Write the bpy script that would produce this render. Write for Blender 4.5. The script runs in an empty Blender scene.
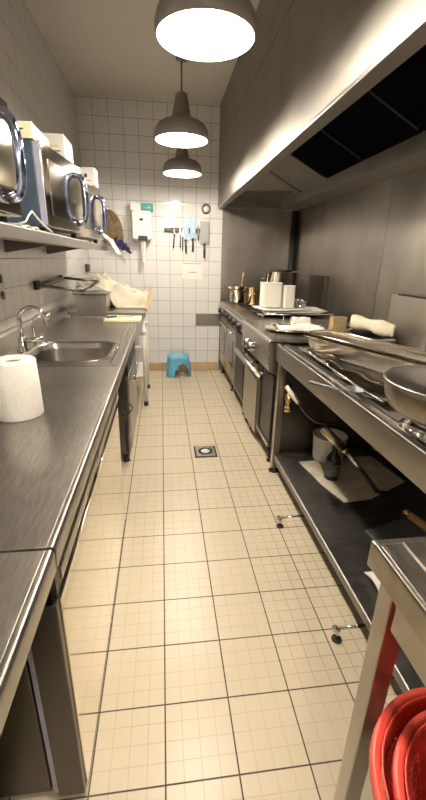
import bpy, bmesh, math, random
from mathutils import Vector, Matrix
random.seed(7)
S = bpy.context.scene
COL = S.collection
PI = math.pi

# ------------------------------------------------------------------ materials
def nodes(name):
    m = bpy.data.materials.new(name); m.use_nodes = True
    nt = m.node_tree; b = nt.nodes['Principled BSDF']
    return m, nt, b
def N(nt, typ, **kw):
    n = nt.nodes.new(typ)
    for k, v in kw.items():
        if k in ('operation', 'data_type', 'blend_type', 'noise_dimensions', 'use_clamp'): setattr(n, k, v)
        else: n.inputs[k].default_value = v
    return n
def plain(name, col, rough=.5, metal=0, bumps=0, scale=40, var=.06, spec=.5):
    m, nt, b = nodes(name)
    b.inputs['Roughness'].default_value = rough; b.inputs['Metallic'].default_value = metal
    b.inputs['Specular IOR Level'].default_value = spec
    tc = N(nt, 'ShaderNodeTexCoord'); no = N(nt, 'ShaderNodeTexNoise', Scale=scale, Detail=4.0)
    nt.links.new(tc.outputs['Object'], no.inputs['Vector'])
    cr = nt.nodes.new('ShaderNodeValToRGB')
    c0 = [max(0, c*(1-var)) for c in col]; c1 = [min(1, c*(1+var)) for c in col]
    cr.color_ramp.elements[0].position = .3; cr.color_ramp.elements[0].color = (*c0, 1)
    cr.color_ramp.elements[1].position = .7; cr.color_ramp.elements[1].color = (*c1, 1)
    nt.links.new(no.outputs['Fac'], cr.inputs['Fac']); nt.links.new(cr.outputs['Color'], b.inputs['Base Color'])
    if bumps:
        bp = N(nt, 'ShaderNodeBump', Strength=bumps, Distance=.01)
        nt.links.new(no.outputs['Fac'], bp.inputs['Height']); nt.links.new(bp.outputs['Normal'], b.inputs['Normal'])
    return m
def steel(name, col=(.41, .385, .35), r0=.285, r1=.37, stretch=(5, 8, 8), stain=.12, bump=0, swirl=0, rotz=0):
    m, nt, b = nodes(name)
    b.inputs['Metallic'].default_value = 1
    tc = N(nt, 'ShaderNodeTexCoord'); mp = N(nt, 'ShaderNodeMapping'); mp.inputs['Scale'].default_value = stretch; mp.inputs['Rotation'].default_value = (0, 0, rotz)
    g = N(nt, 'ShaderNodeNewGeometry')
    nt.links.new(g.outputs['Position'], mp.inputs['Vector'])
    no = N(nt, 'ShaderNodeTexNoise', Scale=1.0 if not swirl else 1.4, Detail=1.5, Distortion=swirl)
    nt.links.new(mp.outputs['Vector'], no.inputs['Vector'])
    big = N(nt, 'ShaderNodeTexNoise', Scale=3.2, Detail=2.5, Roughness=.5); nt.links.new(g.outputs['Position'], big.inputs['Vector'])
    mr = N(nt, 'ShaderNodeMapRange'); mr.inputs['From Min'].default_value = .25; mr.inputs['From Max'].default_value = .75
    mr.inputs['To Min'].default_value = r0; mr.inputs['To Max'].default_value = r1
    ad = N(nt, 'ShaderNodeMix'); ad.inputs[0].default_value = .5
    nt.links.new(no.outputs['Fac'], ad.inputs[2]); nt.links.new(big.outputs['Fac'], ad.inputs[3])
    nt.links.new(ad.outputs[0], mr.inputs['Value']); nt.links.new(mr.outputs['Result'], b.inputs['Roughness'])
    cr = nt.nodes.new('ShaderNodeValToRGB')
    cr.color_ramp.elements[0].position = .2; cr.color_ramp.elements[0].color = (*[c*(1-stain) for c in col], 1)
    cr.color_ramp.elements[1].position = .8; cr.color_ramp.elements[1].color = (*[min(1, c*(1+stain)) for c in col], 1)
    nt.links.new(ad.outputs[0], cr.inputs['Fac']); nt.links.new(cr.outputs['Color'], b.inputs['Base Color'])
    if bump:
        bp = N(nt, 'ShaderNodeBump', Strength=bump, Distance=.004)
        nt.links.new(no.outputs['Fac'], bp.inputs['Height']); nt.links.new(bp.outputs['Normal'], b.inputs['Normal'])
    return m
def line_mask(nt, val, phase, pitch, half):
    a = N(nt, 'ShaderNodeMath', operation='SUBTRACT'); nt.links.new(val, a.inputs[0]); a.inputs[1].default_value = phase
    d = N(nt, 'ShaderNodeMath', operation='PINGPONG'); nt.links.new(a.outputs[0], d.inputs[0]); d.inputs[1].default_value = pitch/2
    r = N(nt, 'ShaderNodeMapRange'); r.inputs['From Min'].default_value = half*.6; r.inputs['From Max'].default_value = half*1.3
    r.inputs['To Min'].default_value = 1; r.inputs['To Max'].default_value = 0
    nt.links.new(d.outputs[0], r.inputs['Value']); return r.outputs['Result']
def mx(nt, a, b):
    n = N(nt, 'ShaderNodeMath', operation='MAXIMUM'); nt.links.new(a, n.inputs[0]); nt.links.new(b, n.inputs[1]); return n.outputs[0]
def mixc(nt, fac, a, b):
    n = N(nt, 'ShaderNodeMix', data_type='RGBA')
    nt.links.new(fac, n.inputs[0])
    for s, v in ((6, a), (7, b)):
        if isinstance(v, tuple): n.inputs[s].default_value = (*v, 1)
        else: nt.links.new(v, n.inputs[s])
    return n.outputs[2]
def tile(name, axes, phase, pitch, half, col, grout, rough, sub=None, var=.05, bump=.3, wave=0):
    m, nt, b = nodes(name)
    g = N(nt, 'ShaderNodeNewGeometry'); sp = N(nt, 'ShaderNodeSeparateXYZ'); nt.links.new(g.outputs['Position'], sp.inputs[0])
    ms = [line_mask(nt, sp.outputs[a], p, pitch, half) for a, p in zip(axes, phase)]
    gm = mx(nt, *ms)
    no = N(nt, 'ShaderNodeTexNoise', Scale=4.0, Detail=6.0, Roughness=.6); nt.links.new(g.outputs['Position'], no.inputs['Vector'])
    base = mixc(nt, no.outputs['Fac'], tuple(c*(1-var) for c in col), tuple(min(1, c*(1+var)) for c in col))
    if sub:
        n_, scol, sfac = sub
        s2 = [line_mask(nt, sp.outputs[a], p, pitch/n_, half*.75) for a, p in zip(axes, phase)]
        sm = mx(nt, *s2)
        n2 = N(nt, 'ShaderNodeTexNoise', Scale=2.3, Detail=3.0); nt.links.new(g.outputs['Position'], n2.inputs['Vector'])
        r2 = N(nt, 'ShaderNodeMapRange'); r2.inputs['From Min'].default_value = .35; r2.inputs['From Max'].default_value = .65
        r2.inputs['To Min'].default_value = sfac*.35; r2.inputs['To Max'].default_value = sfac
        nt.links.new(n2.outputs['Fac'], r2.inputs['Value'])
        # grime gathers by the range side
        gx = N(nt, 'ShaderNodeMapRange'); gx.inputs['From Min'].default_value = .3; gx.inputs['From Max'].default_value = .7
        gx.inputs['To Min'].default_value = 1; gx.inputs['To Max'].default_value = 2.3
        nt.links.new(sp.outputs[0], gx.inputs['Value'])
        mm = N(nt, 'ShaderNodeMath', operation='MULTIPLY'); nt.links.new(sm, mm.inputs[0]); nt.links.new(r2.outputs['Result'], mm.inputs[1])
        m3 = N(nt, 'ShaderNodeMath', operation='MULTIPLY', use_clamp=True); nt.links.new(mm.outputs[0], m3.inputs[0]); nt.links.new(gx.outputs['Result'], m3.inputs[1])
        base = mixc(nt, m3.outputs[0], base, scol)
    c = mixc(nt, gm, base, grout); nt.links.new(c, b.inputs['Base Color'])
    rr = N(nt, 'ShaderNodeMapRange'); rr.inputs['To Min'].default_value = rough; rr.inputs['To Max'].default_value = .8
    nt.links.new(gm, rr.inputs['Value']); nt.links.new(rr.outputs['Result'], b.inputs['Roughness'])
    inv = N(nt, 'ShaderNodeMath', operation='SUBTRACT'); inv.inputs[0].default_value = 1; nt.links.new(gm, inv.inputs[1])
    h = inv.outputs[0]
    if wave:
        nw = N(nt, 'ShaderNodeTexNoise', Scale=9.0, Detail=1.0); nt.links.new(g.outputs['Position'], nw.inputs['Vector'])
        w = N(nt, 'ShaderNodeMath', operation='MULTIPLY_ADD'); nt.links.new(nw.outputs['Fac'], w.inputs[0]); w.inputs[1].default_value = wave
        nt.links.new(h, w.inputs[2]); h = w.outputs[0]
    bp = N(nt, 'ShaderNodeBump', Strength=bump, Distance=.002)
    nt.links.new(h, bp.inputs['Height']); nt.links.new(bp.outputs['Normal'], b.inputs['Normal'])
    return m
def glass(name, col=(1, 1, 1), rough=.02, ior=1.45):
    m, nt, b = nodes(name)
    b.inputs['Base Color'].default_value = (*col, 1); b.inputs['Transmission Weight'].default_value = 1
    b.inputs['Roughness'].default_value = rough; b.inputs['IOR'].default_value = ior
    return m
def emit(name, col, st):
    m, nt, b = nodes(name)
    b.inputs['Emission Color'].default_value = (*col, 1); b.inputs['Emission Strength'].default_value = st
    return m

FLOOR = tile('floor_tile', (0, 1), (0, .6278), .2, .0022, (.585, .515, .385), (.06, .045, .03), .32, sub=(4, (.30, .235, .15), .5), var=.07, bump=.35)
WBACK = tile('white_tile_back', (0, 2), (-.6377, 2.8008), .15, .0019, (.74, .735, .72), (.20, .18, .16), .06, var=.03, bump=.25, wave=.08)
WSIDE = tile('white_tile_side', (1, 2), (4.73, 2.8008), .15, .0019, (.74, .735, .72), (.20, .18, .16), .2, var=.03, bump=.3, wave=.35)
BASEB = tile('tan_tile', (0, 1), (0, .6278), .2, .002, (.50, .36, .20), (.25, .18, .11), .4, var=.08)
CEIL = plain('ceiling_paint', (.60, .56, .50), .85, bumps=.15, scale=60, var=.03)
ST = steel('brushed_steel')
STT = steel('worktop_steel', (.40, .38, .35), .285, .42, (150, 22, 22), .42, 0, rotz=.7)
STM = steel('polished_steel', (.78, .71, .60), .05, .10, (2, 2, 2), .03, .0)
STW = steel('wall_steel', (.32, .295, .265), .30, .46, (6, 6, 2.2), .34, .0)
STH = steel('hood_steel', (.31, .29, .26), .52, .64, (9, 5, 9), .25, .0)
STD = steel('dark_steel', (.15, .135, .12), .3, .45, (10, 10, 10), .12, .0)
CHR = plain('chrome', (.62, .61, .60), .09, 1, var=.02)
CHB = plain('blue_chrome', (.42, .50, .74), .07, 1, var=.02)
POTS = plain('pot_steel', (.55, .53, .50), .14, 1, var=.03)
BLK = plain('black_plastic', (.015, .014, .013), .4)
FILT = plain('black_grease_filter', (.004, .004, .005), .9, 0, 0, 120, spec=0)
SOOT = plain('sooty_iron', (.03, .027, .024), .55, .4, .3, 50, .3)
WHT = plain('white_plastic', (.75, .73, .68), .4, var=.03)
MILK = plain('milky_plastic', (.78, .76, .66), .35, var=.03)
PAPER = plain('white_paper', (.82, .80, .75), .9, bumps=.2, scale=80, var=.03)
CREAM = plain('cream_card', (.78, .71, .50), .7, var=.05)
CARD = plain('brown_card', (.36, .26, .14), .8, var=.15)
CLOTH = plain('cream_cloth', (.50, .455, .365), .95, bumps=.4, scale=120, var=.08)
GCLOTH = plain('grey_cloth', (.55, .56, .52), .95, bumps=.4, scale=100, var=.1)
PURP = plain('purple_cloth', (.05, .035, .10), .9, bumps=.4, scale=90, var=.3)
MAG = plain('magenta_card', (.36, .05, .30), .6)
TEAL = plain('teal_card', (.03, .24, .21), .5)
BLUE = plain('blue_plastic', (.13, .40, .60), .35, var=.04)
RED = plain('red_plastic', (.66, .07, .05), .32, var=.06)
LAV = plain('lavender_grey_paint', (.42, .42, .54), .35, .3)
NAVY = plain('blue_grey_enamel', (.055, .09, .13), .3, .2, var=.25, scale=8)
SHADE = plain('taupe_enamel', (.20, .175, .155), .45, var=.03)
SHIN = plain('white_enamel', (.9, .88, .82), .5, var=.01)
CORD = plain('grey_cord', (.16, .15, .14), .6)
WOOD = plain('tan_wood', (.48, .29, .13), .5, var=.2, scale=15)
BRASS = plain('brass', (.60, .42, .18), .25, 1)
BREAD = plain('brown_paper', (.15, .10, .05), .8, bumps=.6, scale=30, var=.45)
GREYP = plain('grey_tray_metal', (.20, .21, .22), .45, .6)
BULB = emit('lamp_bulb', (1, .86, .62), 30)
GL = glass('clear_glass')
DGL = plain('dark_bottle_glass', (.012, .012, .012), .08)
DARKP = plain('oven_glass', (.01, .01, .01), .1)
FINK = plain('faded_ink', (.30, .29, .28), .6)
INK = plain('print_ink', (.05, .05, .06), .6)
GREEN = plain('plastic_green', (.15, .35, .25), .5)
YEL = plain('yellow_tag', (.75, .6, .12), .5)

# ------------------------------------------------------------------ mesh builder
def tv(bm, verts, mat):
    for v in verts: v.co = mat @ v.co
class MB:
    def __init__(s): s.bm = bmesh.new()
    def box(s, x0, x1, y0, y1, z0, z1, rot=0, piv=None):
        r = bmesh.ops.create_cube(s.bm, size=1); vs = r['verts']
        c = Vector(((x0+x1)/2, (y0+y1)/2, (z0+z1)/2))
        for v in vs: v.co = Vector((v.co.x*(x1-x0), v.co.y*(y1-y0), v.co.z*(z1-z0))) + c
        if rot:
            p = Vector(piv) if piv else c; R = Matrix.Rotation(rot, 4, 'Z')
            for v in vs: v.co = R @ (v.co - p) + p
        return s
    def hull(s, pts, faces):
        vs = [s.bm.verts.new(p) for p in pts]
        for f in faces: s.bm.faces.new([vs[i] for i in f])
        return s
    def prism(s, poly, a0, a1, axis='y'):
        # poly of 2d points; axis y: (x,z); axis x: (y,z); axis z: (x,y)
        def P(p, a): return {'y': (p[0], a, p[1]), 'x': (a, p[0], p[1]), 'z': (p[0], p[1], a)}[axis]
        A = [s.bm.verts.new(P(p, a0)) for p in poly]; B = [s.bm.verts.new(P(p, a1)) for p in poly]
        n = len(poly); s.bm.faces.new(A); s.bm.faces.new(B[::-1])
        for i in range(n): s.bm.faces.new((A[i], B[i], B[(i+1) % n], A[(i+1) % n]))
        return s
    def tube(s, pts, r, seg=10, cap=True, closed=False):
        pts = [Vector(p) for p in pts]; n = len(pts); rings = []
        rr = r if isinstance(r, (list, tuple)) else [r]*n
        up = None
        for i, p in enumerate(pts):
            if closed: d = (pts[(i+1) % n]-pts[i-1]).normalized()
            else: d = (pts[min(i+1, n-1)]-pts[max(i-1, 0)]).normalized()
            if up is None: up = Vector((0, 0, 1)) if abs(d.z) < .9 else Vector((1, 0, 0))
            a = d.cross(up)
            if a.length < 1e-4: a = d.cross(Vector((1, .3, .2)))
            a.normalize(); b = a.cross(d).normalized(); up = b
            rings.append([s.bm.verts.new(p + rr[i]*(math.cos(t)*a+math.sin(t)*b)) for t in [2*PI*k/seg for k in range(seg)]])
        for i in range(n if closed else n-1):
            A, B = rings[i], rings[(i+1) % n]
            for k in range(seg): s.bm.faces.new((A[k], A[(k+1) % seg], B[(k+1) % seg], B[k]))
        if cap and not closed: s.bm.faces.new(rings[0][::-1]); s.bm.faces.new(rings[-1])
        return s
    def lathe(s, prof, c=(0, 0, 0), seg=32, sx=1, sy=1, M=None):
        c = Vector(c); rings = []
        for r, z in prof:
            if r < 1e-5: rings.append([s.bm.verts.new((0, 0, z))])
            else: rings.append([s.bm.verts.new((r*sx*math.cos(2*PI*k/seg), r*sy*math.sin(2*PI*k/seg), z)) for k in range(seg)])
        for A, B in zip(rings, rings[1:]):
            for k in range(seg):
                k2 = (k+1) % seg
                if len(A) == 1 and len(B) == 1: continue
                if len(A) == 1: s.bm.faces.new((A[0], B[k2], B[k]))
                elif len(B) == 1: s.bm.faces.new((A[k], A[k2], B[0]))
                else: s.bm.faces.new((A[k], A[k2], B[k2], B[k]))
        for R in rings:
            for v in R: v.co = ((M @ v.co) if M else v.co) + c
        return s
    def grid(s, fn, nu, nv, flip=False):
        V = [[s.bm.verts.new(fn(i/nu, j/nv)) for j in range(nv+1)] for i in range(nu+1)]
        for i in range(nu):
            for j in range(nv):
                s.bm.faces.new((V[i][j], V[i+1][j], V[i+1][j+1], V[i][j+1]))
        return s
    def build(s, name, mat, parent=None, bevel=0, smooth=False, solid=0, origin=None, sub=0):
        bmesh.ops.recalc_face_normals(s.bm, faces=s.bm.faces)
        off = Vector((0, 0, 0))
        if parent is not None:
            root = parent
            while root.parent: root = root.parent
            off = Vector(ORG.get(root.name, (0, 0, 0)))
        elif origin is not None: off = Vector(origin)
        else:
            xs = [v.co for v in s.bm.verts]
            off = Vector((sum(v.x for v in xs)/len(xs), sum(v.y for v in xs)/len(xs), min(v.z for v in xs)))
        for v in s.bm.verts: v.co -= off
        me = bpy.data.meshes.new(name); s.bm.to_mesh(me); s.bm.free()
        me.materials.append(mat)
        o = bpy.data.objects.new(name, me); COL.objects.link(o)
        if parent is not None: o.parent = parent
        else: o.location = off; ORG[o.name] = tuple(off)
        if smooth:
            for p in me.polygons: p.use_smooth = True
        if solid:
            md = o.modifiers.new('solid', 'SOLIDIFY'); md.thickness = solid; md.offset = 0
        if bevel:
            md = o.modifiers.new('bevel', 'BEVEL'); md.width = bevel; md.segments = 2; md.limit_method = 'ANGLE'; md.angle_limit = math.radians(40)
            if not smooth:
                for p in me.polygons: p.use_smooth = True
                w = o.modifiers.new('wn', 'WEIGHTED_NORMAL'); w.keep_sharp = True
        if sub:
            md = o.modifiers.new('sub', 'SUBSURF'); md.levels = sub; md.render_levels = sub
        return o
ORG = {}
def thing(name, label, cat, loc=(0, 0, 0), group=None):
    o = bpy.data.objects.new(name, None); COL.objects.link(o); o.location = loc; ORG[o.name] = tuple(loc)
    o.empty_display_size = .05
    o['label'] = label; o['category'] = cat
    if group: o['group'] = group
    return o
def tag(o, label, cat, group=None, kind=None):
    o['label'] = label; o['category'] = cat
    if group: o['group'] = group
    if kind: o['kind'] = kind
    return o
def struct(o): o['kind'] = 'structure'; return o
def dup(o, loc, rz=None, label=None, group=None):
    c = o.copy(); COL.objects.link(c); c.location = loc
    if rz is not None: c.rotation_euler = (0, 0, rz)
    if label: c['label'] = label
    if group: c['group'] = group
    def rec(src, dst):
        for ch in list(src.children):
            k = ch.copy(); COL.objects.link(k); k.parent = dst; rec(ch, k)
    rec(o, c)
    return c
def arc(c, r, a0, a1, n, plane='xz'):
    out = []
    for i in range(n+1):
        a = a0+(a1-a0)*i/n; u, v = r*math.cos(a), r*math.sin(a)
        out.append({'xz': (c[0]+u, c[1], c[2]+v), 'yz': (c[0], c[1]+u, c[2]+v), 'xy': (c[0]+u, c[1]+v, c[2])}[plane])
    return out
def seg7(poly): return poly
def rrect(x0, x1, y0, y1, r, n=6):
    pts = []
    for cx, cy, a in ((x1-r, y1-r, 0), (x0+r, y1-r, PI/2), (x0+r, y0+r, PI), (x1-r, y0+r, 1.5*PI)):
        for i in range(n+1): pts.append((cx+r*math.cos(a+PI/2*i/n), cy+r*math.sin(a+PI/2*i/n)))
    return pts
def drape(name, mat, fn, nu=40, nv=24, solid=.004, parent=None):
    return MB().grid(fn, nu, nv).build(name, mat, parent, smooth=True, solid=solid)

# ------------------------------------------------------------------ room
XL, XR, YB, YF, ZC = -.80, 1.58, 4.73, -1.6, 2.82
struct(MB().box(XL-.1, XR+.1, YF-.1, YB+.1, -.1, 0).build('floor', FLOOR))
struct(MB().box(XL-.1, XR+.1, YF-.1, YB+.1, ZC, ZC+.1).build('ceiling', CEIL))
struct(MB().box(XL-.1, XR+.1, YB, YB+.1, 0, ZC).build('wall_back', WBACK))
struct(MB().box(XL-.1, XR+.1, YF-.1, YF, 0, ZC).build('wall_front', WBACK))
struct(MB().box(XL-.1, XL, YF, YB, 0, ZC).build('wall_left', WSIDE))
wr = struct(MB().box(XR, XR+.1, YF, YB, 0, ZC).build('wall_right', STW))
struct(MB().box(XL, .70, YB-.012, YB, 0, .10).build('baseboard_back', BASEB, bevel=.003))
struct(MB().box(XL, XL+.012, 3.36, YB-.012, 0, .10).build('baseboard_left', BASEB, bevel=.003))
# steel cladding: back end plate and the sheets of the right wall with their joints
struct(MB().box(.705, XR, YB-.008, YB, 0, 1.87).build('trim_1', STW))
mm = MB()
for a, b in ((-1.59, -.2), (-.194, 1.30), (1.306, 2.765), (2.771, 4.718)):
    mm.box(XR-.006, XR, a, b, 0, 1.96)
struct(mm.build('trim_2', STW))
struct(MB().box(.416, .738-.035, YB-.005, YB, .560, .705).build('trim_3', steel('patch_steel', (.30, .28, .25), .35, .5))) 

# ------------------------------------------------------------------ camera
cam = bpy.data.cameras.new('camera'); co = bpy.data.objects.new('camera', cam); COL.objects.link(co); S.camera = co
pi_, ya, ro = .3472, .1320, .0234
fw = Vector((math.sin(ya)*math.cos(pi_), math.cos(ya)*math.cos(pi_), -math.sin(pi_)))
rt = Vector((math.cos(ya), -math.sin(ya), 0)); up = rt.cross(fw)
r2 = math.cos(ro)*rt+math.sin(ro)*up; u2 = -math.sin(ro)*rt+math.cos(ro)*up
co.matrix_world = Matrix(((r2.x, u2.x, -fw.x, .0192), (r2.y, u2.y, -fw.y, 0), (r2.z, u2.z, -fw.z, 1.3183), (0, 0, 0, 1)))
cam.sensor_fit = 'VERTICAL'; cam.sensor_height = 24; cam.lens = 387.382/800*24; cam.clip_start = .02

# ------------------------------------------------------------------ pendant lamps
def lamp():
    t = thing('pendant_lamp', '', 'lamp', (0, 0, 0), None)
    prof = [(.160, 0), (.165, .006), (.166, .03), (.160, .055), (.145, .078), (.118, .096), (.085, .107), (.062, .118), (.055, .135), (.042, .20), (.034, .238), (.018, .247), (.0, .248)]
    MB().lathe(prof, seg=48).build('lamp_shade', SHADE, t, smooth=True)
    inner = [(.159, .001), (.162, .006), (.162, .03), (.156, .053), (.141, .075), (.115, .092), (.083, .103), (.058, .115), (.0, .116)]
    MB().lathe(inner, seg=48).build('reflector', SHIN, t, smooth=True)
    MB().lathe([(.0, .035), (.022, .04), (.034, .06), (.034, .078), (.022, .098), (.014, .115)], seg=24).build('bulb', BULB, t, smooth=True)
    MB().tube([(0, 0, .24), (0, 0, ZC-2.0-.03)], .004, 8).build('cord', CORD, t)
    MB().lathe([(0, ZC-2.0-.04), (.045, ZC-2.0-.035), (.05, ZC-2.0-.001), (0, ZC-2.0-.001)], seg=24).build('ceiling_rose', SHADE, t, smooth=True)
    return t
LW = 27
def lamp_light(x, y):
    l = bpy.data.lights.new('bulb_light', 'POINT'); l.energy = LW; l.color = (1, .89, .76); l.shadow_soft_size = .04
    o = bpy.data.objects.new('bulb_light', l); COL.objects.link(o); o.location = (x, y, 2.018)
LP = [(.178, 1.59, 'large pendant lamp nearest the camera, cut by the top of the picture'),
      (.156, 2.78, 'middle pendant lamp with its whole cord and bell shade in view'),
      (.210, 3.77, 'farthest pendant lamp, the smallest, hanging low before the back wall')]
L0 = lamp()
for i, (x, y, lb) in enumerate(LP):
    o = L0 if i == 0 else dup(L0, (x, y, 2.0))
    o.location = (x, y, 2.0); o['label'] = lb; lamp_light(x, y)
o = dup(L0, (.165, .45, 2.0)); o['label'] = 'pendant lamp above and just behind the camera, out of the picture'; lamp_light(.165, .45)
o = dup(L0, (.165, -.75, 2.0)); o['label'] = 'rearmost pendant lamp, unseen and added behind the camera to brighten the room'; lamp_light(.165, -.75)  # unseen lamp added behind the camera to brighten the near end

# ------------------------------------------------------------------ extractor hood
h = thing('extractor_hood', 'long stainless steel extractor hood running along the right wall up to the ceiling', 'hood', (1.1, 1.6, 1.867))
Y0, Y1, ZH = -1.55, YB-.012, 1.867
MB().box(.65, .664, Y0, Y1, ZH+.585, ZC-.004).build('upper_panel', STH, h)
MB().box(.6515, .664, Y0, Y1, ZH+.578, ZH+.585).build('panel_joint', BLK, h)
MB().prism([(.65, ZH), (.65, ZH+.578), (.664, ZH+.578), (.664, ZH+.035), (.705, ZH+.035), (.705, ZH)], Y0, Y1).build('front_panel', STH, h, bevel=.002)
MB().box(.645, .712, Y0, Y1, ZH-.012, ZH+.004).build('drip_edge', ST, h, bevel=.003)
MB().prism([(1.36, ZH), (1.36, ZH+.095), (1.40, ZH+.13), (XR-.006, ZH+.13), (XR-.006, ZH)], Y0, Y1).build('grease_gutter', STH, h, bevel=.003)
MB().box(.664, XR-.006, Y1-.02, Y1, ZH, ZC-.01).build('end_panel', STH, h)
MB().box(.70, XR-.006, Y1-.034, Y1-.02, ZH-.012, ZH+.012).build('end_rail', ST, h, bevel=.003)
def slope(x): return ZH+.085+(1.37-x)*.50       # filter bank plane
ys = [Y0+.04+i*.616 for i in range(8)]
for i in range(8):
    a = ys[i]; b = a+.602
    f = MB().prism([(.72, slope(.72)), (1.37, slope(1.37)), (1.37, slope(1.37)+.03), (.72, slope(.72)+.03)], a, b).build('grease_filter', FILT, h, bevel=.004)
    MB().tube([(.78, b+.007, slope(.78)-.006), (1.33, b+.007, slope(1.33)-.006)], .006, 8).build('filter_rail', SOOT, f)
MB().prism([(.69, slope(.69)-.01), (1.38, slope(1.38)-.01), (1.38, slope(1.38)+.02), (.69, slope(.69)+.02)], 3.43, 4.02).build('blanking_plate', STH, h, bevel=.008)
MB().hull([(.69, 4.03, slope(.69)-.01), (1.38, 4.03, slope(1.38)-.01), (1.38, 4.66, ZH+.01), (.69, 4.66, ZH+.14), (.69, 4.03, slope(.69)+.01), (1.38, 4.03, slope(1.38)+.01), (1.38, 4.66, ZH+.03), (.69, 4.66, ZH+.16)],
    [(0, 1, 2, 3), (7, 6, 5, 4), (0, 4, 5, 1), (1, 5, 6, 2), (2, 6, 7, 3), (3, 7, 4, 0)]).build('corner_plate', STH, h)
MB().tube([(.72, 4.025, slope(.72)-.012), (1.37, 4.025, slope(1.37)-.012)], .010, 8).build('corner_rib', STD, h)

# drain pipe in the corner
p = MB().tube([(1.535, 4.685, 0.0), (1.535, 4.685, 1.855)], .026, 14)
tag(p.build('corner_pipe', SOOT, smooth=True), 'dark vertical pipe in the far right corner below the hood', 'pipe')

# ------------------------------------------------------------------ left run: cabinet, worktops, sink
EX = -.172       # front edge of the worktops
def nosing(mb, y0, y1, xb=-.20):
    mb.prism([(xb, .8495), (EX-.016, .8495), (EX-.010, .8515), (EX-.004, .850), (EX, .842), (EX-.001, .806), (EX-.008, .800), (xb, .800)], y0, y1)
wt = thing('worktop', 'scratched steel worktop between the sink and the seam near the camera', 'worktop', (-.49, 1.17, .80))
m = MB(); m.box(-.79, -.186, .566, 1.762, .81, .8505); nosing(m, .566, 1.762)
m.build('top', STT, wt, bevel=.0015)
MB().prism([(-.798, .85), (-.798, .95), (-.785, .95), (-.77, .936), (-.77, .85)], .566, 1.762).build('upstand', ST, wt, bevel=.002)
nt_ = thing('steel_table', 'steel table at bottom left, its worktop meeting the next at a dark seam', 'table', (-.49, -.3, 0))
m = MB(); m.box(-.79, -.186, -1.2, .560, .81, .8505); nosing(m, -1.2, .560)
m.build('top', STT, nt_, bevel=.0015)
MB().prism([(-.798, .85), (-.798, .95), (-.785, .95), (-.77, .936), (-.77, .85)], -1.2, .56).build('upstand', ST, nt_, bevel=.002)
for x, y in ((-.75, .50), (-.75, -1.15), (-.22, -1.15)):
    MB().box(x-.02, x+.02, y-.02, y+.02, 0, .81).build('leg', ST, nt_, bevel=.002)
MB().box(-.77, -.3, -1.17, .3, .14, .16).build('lower_shelf', ST, nt_)

cab = thing('base_cabinet', 'mirror-bright steel base cabinet with two doors under the left worktop', 'cabinet', (-.49, 1.2, 0))
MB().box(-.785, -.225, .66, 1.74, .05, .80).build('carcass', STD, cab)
MB().box(-.270, -.206, .626, .644, .02, .655).build('end_post', STD, cab, bevel=.002)
MB().box(-.285, -.272, .635, .655, .02, .76).build('side_trim', LAV, cab, bevel=.002)
MB().box(-.785, -.292, .64, .66, .02, .78).build('side_panel', STD, cab, bevel=.002)
MB().box(-.225, -.212, .64, 1.76, .745, .80).build('top_rail', STM, cab, bevel=.001)
for a, b in ((.645, 1.136), (1.142, 1.755)):
    d = MB().box(-.222, -.2015, a, b, .008, .655).build('door', STM, cab, bevel=.002)
    MB().prism([(-.222, .735), (-.198, .735), (-.195, .728), (-.195, .700), (-.199, .700), (-.200, .726), (-.222, .726)], a+.005, b-.005).build('handle', ST, d)
    MB().box(-.221, -.209, a+.002, b-.002, .657, .724).build('grip_recess', STD, d)
    MB().box(-.2225, -.2, b-.022, b-.004, .66, .70).build('end_cap', BLK, d)

sk = thing('sink_unit', 'stainless steel sink unit with a wide bowl and drainer on the left', 'sink', (-.49, 2.55, .0))
# top with hole for the bowl
def sink_top():
    m = MB(); bm = m.bm
    hole = rrect(-.665, -.262, 1.865, 2.30, .09, 8); x0, x1, y0, y1 = -.785, -.2, 1.770, 3.33
    A = [bm.verts.new((x, y, .85)) for x, y in hole]
    out = []
    cx, cy = -.46, 2.08
    for x, y in hole:
        dx, dy = x-cx, y-cy; t = []
        if dx > 0: t.append((x1-cx)/dx)
        if dx < 0: t.append((x0-cx)/dx)
        if dy > 0: t.append((2.36-cy)/dy)
        if dy < 0: t.append((y0-cy)/dy)
        k = min(t); out.append(bm.verts.new((cx+dx*k, cy+dy*k, .85)))
    n = len(A)
    for i in range(n): bm.faces.new((A[i], A[(i+1) % n], out[(i+1) % n], out[i]))
    # corner fills
    for cxn, cyn in ((x0, y0), (x1, y0), (x0, 2.36), (x1, 2.36)):
        best = sorted(range(n), key=lambda i: (out[i].co-Vector((cxn, cyn, .85))).length)
        i = best[0]
        js = [(i-1) % n, (i+1) % n]
        for j in js:
            a, b2 = out[i].co, out[j].co
            same = (abs(a.x-b2.x) < 1e-5 or abs(a.y-b2.y) < 1e-5)
            if not same:
                v = bm.verts.new((cxn, cyn, .85)); bm.faces.new((out[i], out[j], v))
    # bowl
    prev = A; depth = [(.004, .846), (.012, .82), (.018, .72), (.035, .69), (.07, .682)]
    for ins, z in depth:
        R = [bm.verts.new((x+(cx-x)*ins*4, y+(cy-y)*ins*4, z)) for x, y in hole]
        for i in range(n): bm.faces.new((prev[i], prev[(i+1) % n], R[(i+1) % n], R[i]))
        prev = R
    bm.faces.new(prev)
    return m
sink_top().build('bowl', steel('sink_steel', (.42, .40, .37), .285, .34, (30, 4, 30), .05), sk, smooth=False, bevel=0)
m = MB(); m.box(-.785, -.2, 2.36, 3.33, .80, .85); nosing(m, 1.770, 3.33); m.build('drainer', STT, sk, bevel=.0015)
MB().prism([(-.798, .85), (-.798, .95), (-.785, .95), (-.77, .936), (-.77, .85)], 1.770, 3.34).build('upstand', ST, sk, bevel=.002)
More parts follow.
